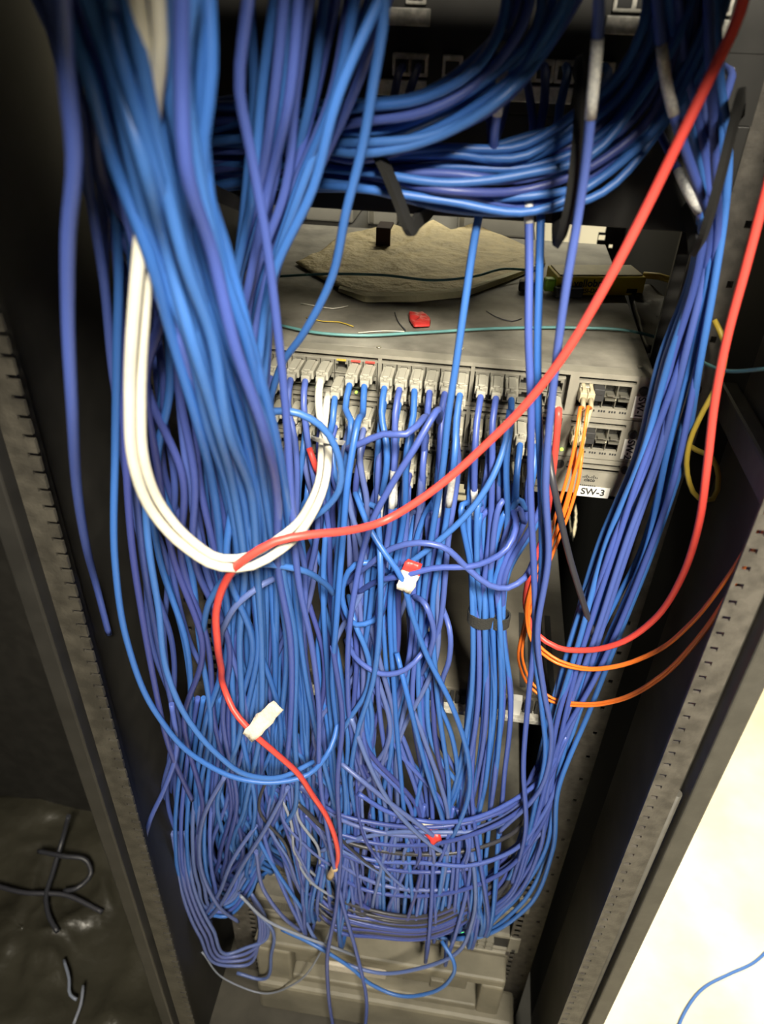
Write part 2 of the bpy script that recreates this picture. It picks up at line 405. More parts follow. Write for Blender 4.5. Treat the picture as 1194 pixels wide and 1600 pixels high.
        text('cisco', 'maker_lettering', .0052, (xc, -.0008, ztop-.0240), (math.pi/2, 0, 0), 'ink', t)
        q = MB()
        for i in range(9): q.box(xc-.0105+i*.0020, xc-.0092+i*.0020, -.0009, 0, ztop-.0312, ztop-.0300)
        q.build('model_marking', M['ink'], t)
        lab = MB().box(x0+.0265, x0+.0585, -.0012, -.0004, z0+.0008, z0+.0125).build('name_label', M['label'], t); lab['label'] = 'white sticker reading SW-3'
        text('SW-3', 'lettering', .0102, (x0+.0425, -.0014, z0+.0066), (math.pi/2, 0, 0), 'ink', lab)
    return t
port_me = port_mesh()
SW1 = switch(0, 'grey rack network switch on top of the stack, numbered 1', 'SW-1', True)
SW2 = switch(-.0445, 'grey rack network switch in the middle, under the top switch', 'SW-2', True)
SW3 = switch(-.089, 'grey rack network switch with the SW-3 sticker, lowest of three', 'SW-3', False)
q = MB()
for px, py in ((722, 545), (592, 543), (880, 566), (1000, 574)): q.cyl(Pz(px, py, -.0002), (0, 0, 1), .0022, .0009, 10)
q.build('lid_screw', M['steel'], SW1)
for c, m in ((9, 'yellow'), (10, 'red'), (11, 'red')):
    MB().box(colx(c)-.0045, colx(c)+.0045, -.0012, .0004, -.0098, -.0084).build('port_tab', M[m], SW1)
for px, py in ((495, 604), (557, 612)): MB().cyl(P(px, py, -.004), (0, -1, 0), .0012, .002, 8).build('status_lamp', M['ledy'], SW1)

# lower rack equipment
def lowdev(z0, z1, label, ear=True, x0=-.2225, x1=.2225, y0=0, depth=.4, ports=True, mtop='top_metal', face='face'):
    t = thing('network_switch', label, 'network switch', (0, .2, z0))
    MB().box(x0, x1, y0+.004, y0+depth, z0, z1, 0, .001).build('chassis', M[mtop], t)
    f = MB(); h = z1-z0
    f.box(x0, x1, y0-.002, y0+.004, z1-.006, z1); f.box(x0, x1, y0-.004, y0+.004, z0, z0+.006)
    f.box(x0, x0+.085, y0-.001, y0+.004, z0+.006, z1-.006)
    f.build('faceplate', M[face], t)
    g = MB()
    for i in range(26):
        for j in range(5): g.box(x0+.006+i*.003, x0+.0075+i*.003, y0-.0016, y0-.001, z0+.009+j*.0055, z0+.0125+j*.0055)
    g.build('grille', M['ink'], t)
    MB().box(x0+.085, x1, y0+.0005, y0+.004, z0+.006, z1-.006).build('port_recess', M['portdark'], t)
    if ear:
        e = MB(); e.box(x1, x1+.019, y0-.004, y0, z0, z1, 0, .001); e.box(x1+.001, x1+.004, y0, y0+.03, z0, z1); e.build('rack_ear', M['face'], t)
        MB().cyl((x1+.0105, y0-.004, z0+.007), (0, -1, 0), .003, .0015, 10).build('ear_screw', M['ink'], t)
    if ports:
        for i in range(24):
            for j in (0, 1):
                o = link(bpy.data.objects.new('port', port_me), t); o.location = Vector((x0+.098+i*.0137, y0-.010, z0+.0145+j*.0145))-parent_loc(t)
    return t
lowdev(-.936, -.892, 'upper pale grey switch low in the rack, buried in blue cables')
lowdev(-.984, -.940, 'pale grey switch between two others low in the rack', ear=False, y0=.02)
LD = lowdev(-1.068, -1.022, 'lowest pale grey switch in the rack with a bare right ear')
MB().cyl(P(722, 1456, -.006), (0, -1, 0), .003, .003, 10).build('status_lamp', M['led'], LD)
md = thing('equipment_chassis', 'dusty brown low chassis in mid rack with a pale front lip', 'equipment', (0, .2, -.47))
MB().box(-.2225, .2225, .004, .40, -.466, -.440, 0, .001).build('chassis', M['darkbronze'], md)
b = MB(); b.box(-.2225, .2225, -.012, .004, -.470, -.463, 0, .001); b.build('front_lip', M['strip'], md)
b = MB()
for i in range(60): b.box(-.21+i*.0071, -.2055+i*.0071, -.003, .004, -.460, -.444)
b.build('port_row', M['ink'], md)
lab = MB().box(.150, .163, -.006, .003, -.463, -.436).build('paper_label', M['label'], md)
b = MB()
for i in range(4): b.box(.16+i*.012, .168+i*.012, .02, .16, -.4402, -.4395)
b.build('top_slots', M['ink'], md)

ups = thing('battery_unit', 'dusty grey moulded battery unit at the bottom of the rack', 'battery backup', (0, .2, FZ+.012))
MB().box(-.21, .232, .0, .5, FZ+.012, -1.088, 0, .006).build('body', M['ups'], ups)
b = MB()
b.box(-.215, .225, -.045, .0, -1.112, -1.088, 0, .005)
b.box(.185, .225, -.045, .0, -1.30, -1.112, 0, .005); b.box(-.215, -.15, -.045, .0, -1.30, -1.112, 0, .005)
b.box(-.15, .185, -.045, .0, -1.215, -1.195, 0, .004); b.box(-.215, .255, -.06, .0, FZ+.012, -1.215, 0, .008)
b.build('front_bezel', M['ups'], ups)
b = MB(); b.box(-.15, .165, -.022, .0, -1.193, -1.128, 0, .003); b.box(.10, .125, -.028, -.02, -1.193, -1.165, 0, .002); b.build('recessed_door', M['ups'], ups)
b = MB(); b.box(.165, .185, -.006, .0005, -1.193, -1.112); b.build('finger_slot', M['portdark'], ups)
b = MB(); b.box(-.09, .02, -.03, -.022, -1.19, -1.165, 0, .003); o = b.build('paper_label', M['tapew'], ups); o['label'] = 'torn pale paper label'

# patch panels at the top
def patch(z0, label, seed, jackxs, strips):
    t = thing('patch_bay', label, 'patch panel', (0, .0, z0))
    MB().box(-.2413, .2413, -.004, .0, z0-.0004, z0+.0445).build('panel', M['black'], t)
    MB().box(-.2235, .2235, .0, .05, z0+.003, z0+.040).build('back_box', M['black'], t)
    for (a, c) in strips:
        MB().box(a, c, -.008, -.0035, z0+.008, z0+.019, 0, .0008).build('label_strip', M['strip'], t)
    for x in jackxs:
        b = MB().box(x-.0075, x+.0075, -.007, -.0035, z0+.021, z0+.036, 0, .001); b.box(x-.005, x+.005, -.0074, -.0069, z0+.0235, z0+.032, 1); b.build('jack', [M['strip'], M['portdark']], t)
    return t
def XZ(px, py): q = P(px, py, 0); return q.x, q.z
PAZ = .2035
patch(PAZ, 'lower black patch panel behind the cables, first under the top edge', 1, [XZ(p, 100)[0] for p in (630, 655, 708, 765, 797, 822, 851, 884, 945, 1130)], [(XZ(590, 125)[0], XZ(668, 125)[0]), (XZ(800, 130)[0], XZ(896, 130)[0]), (XZ(1085, 135)[0], XZ(1128, 140)[0])])
patch(PAZ+.0445, 'upper black patch panel cut by the top edge of the photo', 2, [XZ(p, 30)[0] for p in (650, 970, 1000, 1040, 1120)], [(XZ(595, 20)[0], XZ(674, 20)[0]), (XZ(945, 35)[0], XZ(1003, 35)[0]), (XZ(1112, 38)[0], XZ(1142, 40)[0])])
cm = thing('cable_manager', 'black cable manager panel with bent hooks above the top switch', 'cable manager', (0, 0, .126))
MB().box(-.2413, .2413, -.003, .0, .126, .2028, 0, .001).build('panel', M['black'], cm)
MB().box(-.2235, .2235, .0, .012, .126, .150).build('panel_fold', M['black'], cm)
def ring(pts, flat): MB().tube(spline([P(*q) for q in pts], .004), 0, 4, 0, flat).build('hook', M['void'], cm)
ring([(560, 215, -.004), (578, 228, -.10), (600, 258, -.125), (622, 310, -.125), (640, 356, -.12), (652, 345, -.10), (676, 322, -.03), (690, 300, -.003)], (.010, .004))
ring([(900, 120, -.004), (908, 148, -.13), (902, 230, -.14), (890, 320, -.135), (877, 372, -.12), (872, 320, -.05), (872, 290, -.003)], (.009, .004))
ring([(1160, 170, -.004), (1146, 195, -.12), (1125, 280, -.13), (1100, 365, -.12), (1090, 388, -.10), (1080, 350, -.03), (1070, 325, -.003)], (.009, .004))
ring([(296, 240, -.004), (312, 270, -.11), (335, 300, -.12), (360, 312, -.11), (392, 316, -.05), (400, 290, -.003)], (.009, .004))

# grey cases on the rear shelf
def case(px0, px1, pyb, label, y=.52, h=.07):
    a = P(px0, pyb, y); b = P(px1, pyb, y)
    t = thing('equipment_case', label, 'equipment case', ((a.x+b.x)/2, y+.06, -.014))
    MB().box(a.x, b.x, y, y+.15, -.0138, -.0138+h, 0, .003).build('body', M['case'], t)
    MB().box(a.x+.004, a.x+.010, y-.003, y, -.01, .02).build('edge_trim', M['steel'], t)
case(470, 552, 344, 'grey metal case behind the left end of the switch top')
case(574, 620, 350, 'narrow grey metal case behind the maroon strap')
case(626, 640, 352, 'slim grey post case behind the black hook')
case(712, 832, 380, 'wide grey metal case left of the bright rear opening', y=.50)

# ------------------------------------------------------------------ things lying on the top switch
def sheet(name, poly, z, amp, label, cat, m, seed, th=.0008, nsub=26, ns=14):
    pp = [Pz(px, py, z) for px, py in poly]; pts = [p.lerp(pp[(i+1) % len(pp)], k/8) for i, p in enumerate(pp) for k in range(8)]; n = len(pts)
    c = sum(pts, Vector())/n; b = MB()
    for k in range(nsub+1):
        for p in pts:
            q = c+(p-c)*(k/nsub); h = noise.ridged_multi_fractal(Vector((q.x*ns, q.y*ns, seed)), 1, 2, 3, .9, 2)-.7
            lift = amp*max(0.0, .5+h*.55)*(1 if k < nsub else .35)
            b.v.append((q.x, q.y, z+lift))
    for k in range(nsub):
        for i in range(n): b.f.append([k*n+i, k*n+(i+1) % n, (k+1)*n+(i+1) % n, (k+1)*n+i]); b.m.append(0); b.sm.append(True)
    o = b.build(name, M[m], None, (c.x, c.y, z)); tag(o, label, cat)
    md_ = o.modifiers.new('thick', 'SOLIDIFY'); md_.thickness = th; md_.offset = 1
    return o
sheet('paper_sheet', [(462, 412), (482, 402), (500, 396), (528, 372), (548, 366), (612, 352), (640, 360), (678, 346), (706, 362), (742, 352), (800, 376), (850, 398), (852, 414), (790, 438), (728, 462), (650, 470), (570, 470), (530, 452), (490, 430)], .0012, .0045, 'crumpled beige paper sheet lying on top of the grey switch', 'paper', 'dust', 3.0, ns=26)
sheet('tape_scrap', [(639, 492), (662, 494), (672, 503), (671, 511), (648, 513), (641, 503)], .0012, .006, 'small crumpled red tape scrap on the switch top', 'tape scrap', 'redtape', 9.0, nsub=12, ns=60)
sheet('plastic_sheet', [(980, 465), (1010, 462), (1060, 480), (1090, 520), (1030, 545), (1010, 560), (990, 500)], -.01, .02, 'dull crumpled plastic sheet hanging beside the right end of the switches', 'plastic sheet', 'darkbronze', 5.0, nsub=20)
fe = [(528, 455), (570, 472), (650, 472), (728, 464), (790, 441), (848, 416)]
b = MB()
for k, (px, py) in enumerate(fe):
    e0 = Pz(px, py, .0015); hgt = (.002, .005, .006, .006, .005, .002)[k]
    b.v += [tuple(e0), tuple(e0+Vector((0, .004, hgt))), tuple(e0+Vector((0, .016, hgt*.9+.001)))]
    if k:
        for q in (0, 1): b.f.append([3*k-3+q, 3*k+q, 3*k+q+1, 3*k-3+q+1]); b.m.append(0); b.sm.append(False)
PAPER = [o for o in bpy.data.objects if o.name == 'paper_sheet'][0]
fo_ = b.build('folded_edge', M['dustlight'], PAPER); fo_['label'] = 'folded up front edge of the paper, paler'
sd = fo_.modifiers.new('thick', 'SOLIDIFY'); sd.thickness = .0008
a = Pz(598, 389, .001)
st = MB(); st.box(a.x-.0095, a.x+.0095, a.y, a.y+.004, .0008, .026, 0, .0012); st.box(a.x-.0095, a.x+.0095, a.y, a.y+.035, .0235, .0275, 0, .0012)
tag(st.build('strap', M['maroon'], None, a), 'dark maroon hook strap standing up at the rear of the switch', 'strap')
# yellow converter box
a = Pz(868, 462, .0005); b2 = Pz(1004, 462, .0005)
yb = thing('media_converter', 'small yellow converter box marked yellobrik on the switch top', 'converter box', (a+b2)/2)
ang = math.atan2(b2.y-a.y, b2.x-a.x)
L = (b2-a).length
def ybp(o): o.rotation_euler = (0, 0, ang); return o
def local(mb, name, m, par): 
    o = mb.build(name, m, None); o.parent = par; o.location = (0, 0, 0); return o
yb.rotation_euler = (0, 0, ang)
local(MB().box(-L/2, L/2, .0, .045, .0, .021, 0, .0012), 'case', M['yel'], yb)
local(MB().box(-L/2+.003, L/2-.003, .004, .042, .021, .0225, 0, .0005), 'lid', M['yelw'], yb)
o = text('yellobrik', 'lettering', .0115, (0, 0, 0), (math.pi/2, 0, 0), 'ink', yb); o.location = (-.012, -.0003, .0140)
o = text('[2SI-DA]', 'lettering', .0068, (0, 0, 0), (math.pi/2, 0, 0), 'ink', yb); o.location = (-.012, -.0003, .0055)
local(MB().box(L/2-.020, L/2-.008, -.0006, .001, .003, .008), 'rating_plate', M['ink'], yb)
local(MB().box(-L/2-.004, -L/2+.028, -.012, .0, .001, .012, 0, .002), 'black_socket', M['ink'], yb)
local(MB().box(-L/2-.012, -L/2, .004, .016, .003, .017, 0, .002), 'lime_clip', M['lime'], yb)
e = P(830, 428, (a.y)+.01)
tag(MB().box(e.x-.012, e.x+.010, e.y-.006, e.y+.006, .0006, .012, 0, .002).build('cable_connector', M['ink'], None, (e.x, e.y, .0006)), 'black connector block left of the yellow converter box', 'connector')
cable([Pz(1006, 430, .012), Pz(1030, 432, .014), Pz(1058, 442, .008), Pz(1085, 470, -.02), Pz(1100, 520, -.06)], 'tan' if False else 'yellow', 'dull yellow power lead leaving the right end of the converter box', r=.004, name='power_lead')
# teal fibres
cable([Pz(438, 508, .004), Pz(490, 519, .004), Pz(560, 524, .0035), Pz(650, 520, .0035), Pz(780, 513, .0035), Pz(900, 512, .0035), Pz(985, 517, .004), P(1030, 528, .10), P(1090, 562, .0), P(1140, 580, -.06), P(1200, 576, -.10)], 'teal', 'thin teal fibre lying along the front of the switch top', r=.0015, name='fibre_cable')
cable([Pz(430, 432, .004), Pz(520, 428, .014), Pz(600, 430, .017), Pz(680, 438, .017), Pz(740, 432, .016), Pz(790, 420, .015), Pz(826, 422, .010)], 'teal', 'thin teal fibre crossing the beige paper on the switch', r=.0015, name='fibre_cable')
THR = [([(470, 474), (495, 478), (520, 482), (544, 478)], 'cream thread'), ([(478, 496), (505, 502), (530, 503), (552, 510)], 'rusty thread'), ([(560, 520), (600, 517), (632, 518)], 'white thread'), ([(617, 488), (624, 505), (634, 516)], 'brown thread'), ([(760, 486), (775, 495), (800, 502), (815, 498)], 'dark thread')]
for i, (t, nm) in enumerate(THR):
    lb = ['pale loose thread on the switch top under the paper', 'rusty loose thread on the switch top near the pale thread', 'white loose thread beside the teal fibre', 'short brown thread beside the red tape scrap', 'dark curled thread right of the red tape scrap'][i]
    cable([Pz(px, py, .0015) for px, py in t], ['white', 'yellow', 'white', 'dark', 'dark'][i], lb, r=.0006, name='loose_thread', cat='thread', sides=5)

# ------------------------------------------------------------------ floor bits at left
fl = sheet('plastic_sheet', [(-420, 1250), (-100, 1255), (60, 1252), (150, 1250), (230, 1330), (250, 1400), (280, 1500), (330, 1640), (250, 1900), (-100, 1950), (-500, 1800)], FZ+.002, .05, 'dark crumpled plastic sheet on the floor left of the rack', 'plastic sheet', 'plastic', 1.5, nsub=44, ns=6)
def floorpts(l, h=.02): return [Pz(px, py, FZ+h) for px, py in l]
cable([Pz(107, 1275, FZ+.16), Pz(98, 1310, FZ+.1), Pz(82, 1365, FZ+.075), Pz(72, 1400, FZ+.07), Pz(76, 1430, FZ+.065), Pz(90, 1456, FZ+.06)], 'dark', 'black cable hanging onto the dark plastic sheet', r=.005, name='power_cable')
cable([Pz(60, 1330, FZ+.09), Pz(100, 1338, FZ+.10), Pz(135, 1345, FZ+.09), Pz(142, 1365, FZ+.07), Pz(120, 1388, FZ+.065), Pz(100, 1392, FZ+.06)], 'dark', 'black cable bent in a hook over the plastic sheet', r=.005, name='power_cable')
cable([Pz(-20, 1380, FZ+.06), Pz(40, 1395, FZ+.07), Pz(100, 1398, FZ+.065), Pz(160, 1425, FZ+.05)], 'dark', 'black cable lying across the plastic sheet by the left rail', r=.005, name='power_cable')
cable([Pz(100, 1500, FZ+.058), Pz(108, 1530, FZ+.062), Pz(110, 1555, FZ+.06), Pz(120, 1562, FZ+.058)], 'grey', 'short grey wire curled on the plastic sheet', r=.003, name='wire', cat='wire')
cable([Pz(130, 1540, FZ+.06), Pz(126, 1570, FZ+.06), Pz(115, 1600, FZ+.056)], 'grey', 'short grey wire at the bottom edge on the plastic sheet', r=.003, name='wire', cat='wire')
cable([Pz(1050, 1640, FZ+.004), Pz(1066, 1590, FZ+.004), Pz(1098, 1545, FZ+.004), Pz(1140, 1522, FZ+.004), Pz(1175, 1506, FZ+.004), Pz(1215, 1470, FZ+.004)], 'azure', 'lone blue cable curving over the bright cream floor', r=.0032)


# ------------------------------------------------------------------ cables: bundles
BL = [('azure', 5), ('indigo', 5), ('navy', 1)]
bundle(20, [((30, -60), (300, -60), -.25, .05), ((95, 130), (300, 120), -.24, .05), ((138, 290), (320, 290), -.225, .05), ((162, 440), (340, 430), -.21, .05),
            ((178, 590), (352, 590), -.195, .05), ((190, 730), (360, 740), -.175, .05), ((216, 870), (372, 880), -.15, .05), ((238, 1000), (410, 1000), -.125, .05),
            ((250, 1130), (430, 1120), -.10, .05), ((264, 1260), (420, 1250), -.075, .05), ((276, 1350), (408, 1330), -.055, .04), ((300, 1400), (400, 1370), -.03, .03), ((340, 1425), (420, 1360), -.01, .02), ((385, 1380), (440, 1330), .02, .02)],
       [('azure', 4), ('indigo', 4), ('navy', 2)], 'blue cable deep in the thick bundle hanging down the left side of the rack', 'back of the thick left bundle', r=.0031, jit=.08)
bundle(21, [((55, -60), (335, -60), -.315, .04), ((118, 100), (322, 110), -.31, .04), ((170, 250), (324, 250), -.305, .04), ((224, 400), (352, 400), -.29, .04),
            ((262, 520), (388, 530), -.275, .04), ((298, 650), (424, 660), -.25, .04), ((328, 770), (452, 780), -.195, .03), ((345, 880), (462, 890), -.155, .03),
            ((345, 1000), (474, 1000), -.125, .03), ((322, 1140), (480, 1130), -.10, .04), ((310, 1260), (470, 1260), -.075, .04), ((330, 1345), (440, 1325), -.04, .03), ((372, 1392), (470, 1340), -.015, .02)],
       [('azure', 5), ('indigo', 5)], 'blue cable at the front of the thick left bundle, slanting past the white cables', 'front of the thick left bundle', r=.0033, jit=.05)
bundle(17, [((395, -60), (628, -60), -.19, .05), ((392, 140), (556, 150), -.18, .05), ((388, 290), (496, 290), -.165, .05), ((362, 430), (440, 430), -.15, .05),
            ((336, 560), (418, 570), -.14, .05), ((318, 690), (420, 720), -.13, .04), ((340, 830), (470, 880), -.115, .04), ((350, 980), (500, 1000), -.10, .04), ((330, 1130), (500, 1130), -.08, .04), ((340, 1280), (520, 1280), -.06, .04), ((390, 1335), (520, 1335), -.02, .02)],
       BL, 'blue cable in the slanting bundle falling from top centre to the left', 'slanting bundle of blue cables from top centre', r=.003, jit=.07)
bundle(15, [((300, 158), (300, 232), -.075, .03), ((380, 150), (380, 235), -.085, .03), ((470, 158), (470, 240), -.10, .035), ((565, 160), (565, 246), -.115, .04), ((660, 142), (690, 218), -.12, .04), ((735, 92), (790, 150), -.12, .04), ((775, 30), (872, 60), -.11, .04), ((790, -60), (930, -60), -.10, .04)],
       [('azure', 5), ('indigo', 4), ('navy', 1)], 'blue cable in the upper bundle swooping from left up to the top centre', 'upper swooping bundle of blue cables', r=.003, jit=.07)
bundle(17, [((300, 210), (312, 300), -.065, .03), ((390, 215), (400, 288), -.07, .03), ((480, 226), (480, 292), -.085, .03), ((570, 234), (575, 300), -.095, .03), ((700, 228), (700, 322), -.095, .035), ((820, 216), (835, 330), -.09, .035), ((900, 178), (940, 296), -.085, .03), ((965, 110), (1040, 200), -.08, .03), ((1005, 40), (1100, 90), -.07, .03), ((1010, -60), (1150, -60), -.06, .03)],
       [('azure', 6), ('indigo', 3), ('navy', 1)], 'blue cable in the lower bundle sagging across above the top switch', 'lower sagging bundle of blue cables', r=.003, jit=.05)
bundle(11, [((1010, -60), (1125, -60), -.07, .03), ((1040, 90), (1135, 110), -.065, .03), ((1075, 210), (1138, 240), -.06, .03), ((1092, 310), (1132, 330), -.055, .03), ((1078, 420), (1118, 430), -.05, .03), ((1030, 560), (1098, 570), -.045, .03), ((990, 700), (1066, 710), -.04, .03), ((936, 850), (1028, 850), -.04, .03), ((888, 990), (970, 990), -.04, .03), ((856, 1110), (920, 1110), -.045, .03), ((832, 1220), (882, 1225), -.05, .03), ((806, 1320), (862, 1330), -.05, .03), ((752, 1400), (822, 1420), -.05, .02), ((650, 1440), (740, 1468), -.05, .02), ((540, 1420), (620, 1452), -.045, .02), ((470, 1370), (520, 1400), -.02, .02)],
       [('azure', 6), ('indigo', 4)], 'blue cable in the bundle running down the right rail beside the switches', 'right bundle of blue cables', r=.0031, jit=.06)

# droppers from the patch panel jacks into the sagging bundle
for i, (x0, x1, x2, zrow) in enumerate([(822, 830, 832, 0), (851, 850, 836, 0), (884, 875, 866, 0), (797, 790, 772, 0), (765, 762, 768, 0), (655, 632, 600, 0), (630, 612, 585, 0), (945, 930, 915, 0), (1130, 1128, 1110, 0)]):
    lb = ['blue patch cable dropping from a patch panel jack left of two bare pale jacks', 'blue patch cable dropping from the middle of three pale jacks at top right', 'blue patch cable dropping from the rightmost of three pale jacks at top right', 'blue patch cable dropping behind the pale sleeved cable at top centre', 'blue patch cable dropping just left of the pale sleeved cable at top centre', 'blue patch cable dropping from the pale jack at top centre', 'blue patch cable dropping left of the pale jack at top centre', 'blue patch cable dropping from a jack behind the right sagging cables', 'blue patch cable dropping from the last jack by the right rail'][i]
    a = P(x0, 104, -.006)
    pts = [a, a+Vector((0, -.03, -.004)), P(x1, 165, -.055), P(x2, 225, -.06), P(x2-30, 270, -.055)]
    cable(pts, ['indigo', 'indigo', 'azure', 'indigo', 'navy', 'navy', 'navy', 'azure', 'indigo'][i], lb)

# ------------------------------------------------------------------ cables from the switch ports
def portcable(c, row, zt, stations, m, label, group, end=None, j=12, **k):
    x = colx(c); z = zt-.0162-row*.0145
    s = Vector((x, -.014, z))
    pts = [s, Vector((x, -.034, z-.002)), Vector((x+random.uniform(-.002, .002), -.050, z-.018))]
    last = pts[-1]
    for (px, py, y) in stations:
        q = P(px+random.uniform(-j, j)*.6, py+random.uniform(-8, 8), y+random.uniform(-.008, .008))
        pts.append(q)
    if end:
        xe, ze = end
        xe = min(.172, max(-.11, P(stations[-1][0], 1375, -.05).x + random.gauss(0, .018)))
        pts += [Vector((xe, -.075, ze+.06)), Vector((xe, -.06, ze+.012)), Vector((xe, -.036, ze)), Vector((xe, -.018, ze))]
    plugs = [(x, -.004, z)] + ([(end[0], -.010, end[1])] if False else [])
    return cable(pts, m, label, group, plugs=plugs, **k)
ORD = ['first', 'second', 'third', 'fourth', 'fifth', 'sixth']
def lowend():
    r = random.random()
    xe = random.uniform(-.07, .165)
    return (xe, random.choice([-.905, -.92, -.905, -.92, -.92, -.955, -.965, -1.036]))
MIX = ['azure', 'indigo', 'azure', 'indigo', 'indigo', 'azure']
def pick(): return random.choice(['azure', 'azure', 'indigo', 'indigo', 'navy', 'slate'])  # navy and slate mixed in: dust and low shade put into jacket colours
# top switch, upper row, third and fourth port blocks, individually told apart
for c in (12, 13, 14, 17):
    px0 = proj(Vector((colx(c), -.05, -.03)))[0]; k = c-12
    portcable(c, 0, 0, [(px0+2, 690, -.062), (px0-6-k*3, 800, -.066), (px0-18-k*4, 930, -.07), (px0-30, 1080, -.075), (px0-10, 1230, -.075)], MIX[k], 'blue patch cable in the %s plug of the third port block on the top switch' % ORD[k], None, lowend(), sleeves=[[(608, 800)], [(604, 770)], [], [], [], [(700, 768)]][k])
for c in (18, 19, 20):
    px0 = proj(Vector((colx(c), -.05, -.03)))[0]; k = c-18
    portcable(c, 0, 0, [(px0-4, 700, -.058), (px0-6, 820, -.058), (742+k*10, 960, -.06), (730+k*14, 1100, -.065), (722+k*16, 1230, -.065)], ['indigo', 'indigo', 'azure'][k], 'blue patch cable in the %s plug of the fourth port block on the top switch' % ORD[k], None, lowend(), j=4, sleeves=[[(745, 790)], [], []][k])
for c, nm in ((6, 'first'), (7, 'second')):
    px0 = proj(Vector((colx(c), -.05, -.03)))[0]; k = c-6
    portcable(c, 0, 0, [(px0+6, 680, -.06), (px0+20, 800, -.07), (px0+10, 930, -.08), (px0-20, 1080, -.08), (px0+10, 1220, -.075)], 'indigo', 'blue patch cable in the %s plug left of the white cable on the top switch' % nm, None, lowend())
portcable(9, 1, 0, [(520, 680, -.055), (505, 780, -.06), (500, 900, -.075), (510, 1060, -.08), (520, 1200, -.075)], 'azure', 'blue patch cable in the low plug just right of the white cable', None, lowend())
o, pth = portcable(10, 0, 0, [(549, 660, -.07), (541, 720, -.085), (534, 800, -.095), (523, 930, -.10), (522, 1040, -.10), (530, 1150, -.09), (540, 1250, -.08)], 'azure', 'bright blue patch cable in the left of two clear plugs near the white cable', None, lowend(), j=2)
portcable(11, 0, 0, [(560, 655, -.085), (547, 740, -.105), (535, 850, -.115), (524, 980, -.12), (520, 1060, -.115), (528, 1150, -.10), (545, 1260, -.08)], 'azure', 'bright blue patch cable in the right of two clear plugs near the white cable', None, lowend(), j=2)
o, pth = portcable(15, 0, 0, [(662, 648, -.085), (635, 672, -.10), (600, 685, -.105), (562, 688, -.095), (545, 700, -.05)], 'indigo', 'blue patch cable bending left in an arc from the fourth plug of the third block', None, None, j=1)
portcable(16, 0, 0, [(682, 640, -.09), (650, 700, -.11), (612, 752, -.115), (585, 800, -.115), (563, 870, -.11), (550, 960, -.10), (545, 1080, -.09), (560, 1220, -.08)], 'indigo', 'blue patch cable slanting down left from the fifth plug of the third block', None, lowend(), j=2)
# top switch lower row and the two switches under it
for c in list(range(12, 18)):
    px0 = proj(Vector((colx(c), -.05, -.05)))[0]
    portcable(c, 1, 0, [(px0-2, 720, -.05), (px0-10, 850, -.055), (px0-24+random.uniform(-15, 15), 960, -.06), (px0-40+random.uniform(-30, 30), 1100, -.065), (px0-20+random.uniform(-40, 40), 1240, -.07)], pick(), 'blue patch cable hanging below the third port block behind the front plugs', 'cables hanging below the third port block', lowend(), j=10, sleeves=[(random.uniform(665, 700), random.uniform(745, 790))] if c in (13, 15, 16) else [])
for zt, rows in ((-.0445, (0, 1)), (-.089, (0, 1))):
    for r in rows:
        for c in range(18, 24):
            if c == 23 and zt < -.05: continue
            px0 = proj(Vector((colx(c), -.05, zt-.03)))[0]
            g = (c-18)/5
            st = [(px0-6-g*4, 790+r*12, -.05), (738+g*52, 900, -.055), (740+g*48, 962, -.062), (735+g*62, 1090, -.065), (715+g*70, 1220, -.065), (690+g*90, 1300, -.06)]
            portcable(c, r, zt, st, random.choice(['azure', 'azure', 'indigo']), 'blue patch cable gathered by the black hook ties under the fourth port block', 'cables gathered by the black ties', lowend(), j=5, sleeves=[(780, 900)] if False else [])
        for c in range(12, 18):
            px0 = proj(Vector((colx(c), -.05, zt-.03)))[0]
            portcable(c, r, zt, [(px0-8, 800, -.045), (px0-18+random.uniform(-12, 12), 900, -.055), (px0-30+random.uniform(-25, 25), 1020, -.06), (px0-40+random.uniform(-50, 50), 1150, -.07), (px0-20+random.uniform(-70, 70), 1260, -.07)], pick(), 'blue patch cable hanging below the third port block behind the front plugs', 'cables hanging below the third port block', lowend(), j=12)
        for c in range(6, 12):
            if (c+r) % 2 and zt < -.05: continue
            px0 = proj(Vector((colx(c), -.05, zt-.03)))[0]
            portcable(c, r, zt, [(px0+random.uniform(-5, 20), 790, -.05), (px0+random.uniform(-20, 30), 900, -.06), (px0+random.uniform(-40, 50), 1020, -.07), (px0+random.uniform(-50, 70), 1150, -.075), (px0+random.uniform(-40, 90), 1260, -.075)], pick(), 'blue patch cable hanging in the dark tangle below the second port block', 'cables hanging below the second port block', lowend(), j=12)
for zt, r, cs in ((0, 0, (2, 3, 4, 5)), (0, 1, (3, 4, 5)), (-.0445, 0, (2, 3, 4, 5)), (-.0445, 1, (2, 4)), (-.089, 1, (1, 3, 5))):
    for c in cs:
        px0 = proj(Vector((colx(c), -.05, zt-.03)))[0]
        portcable(c, r, zt, [(px0+random.uniform(0, 20), 740, -.05), (px0+random.uniform(-10, 40), 880, -.06), (px0+random.uniform(-20, 60), 1000, -.07), (px0+random.uniform(-20, 90), 1150, -.07), (px0+random.uniform(0, 120), 1270, -.07)], pick(), 'blue patch cable hanging behind the left bundle under the first port block', 'cables hanging below the first port block', lowend(), j=12)

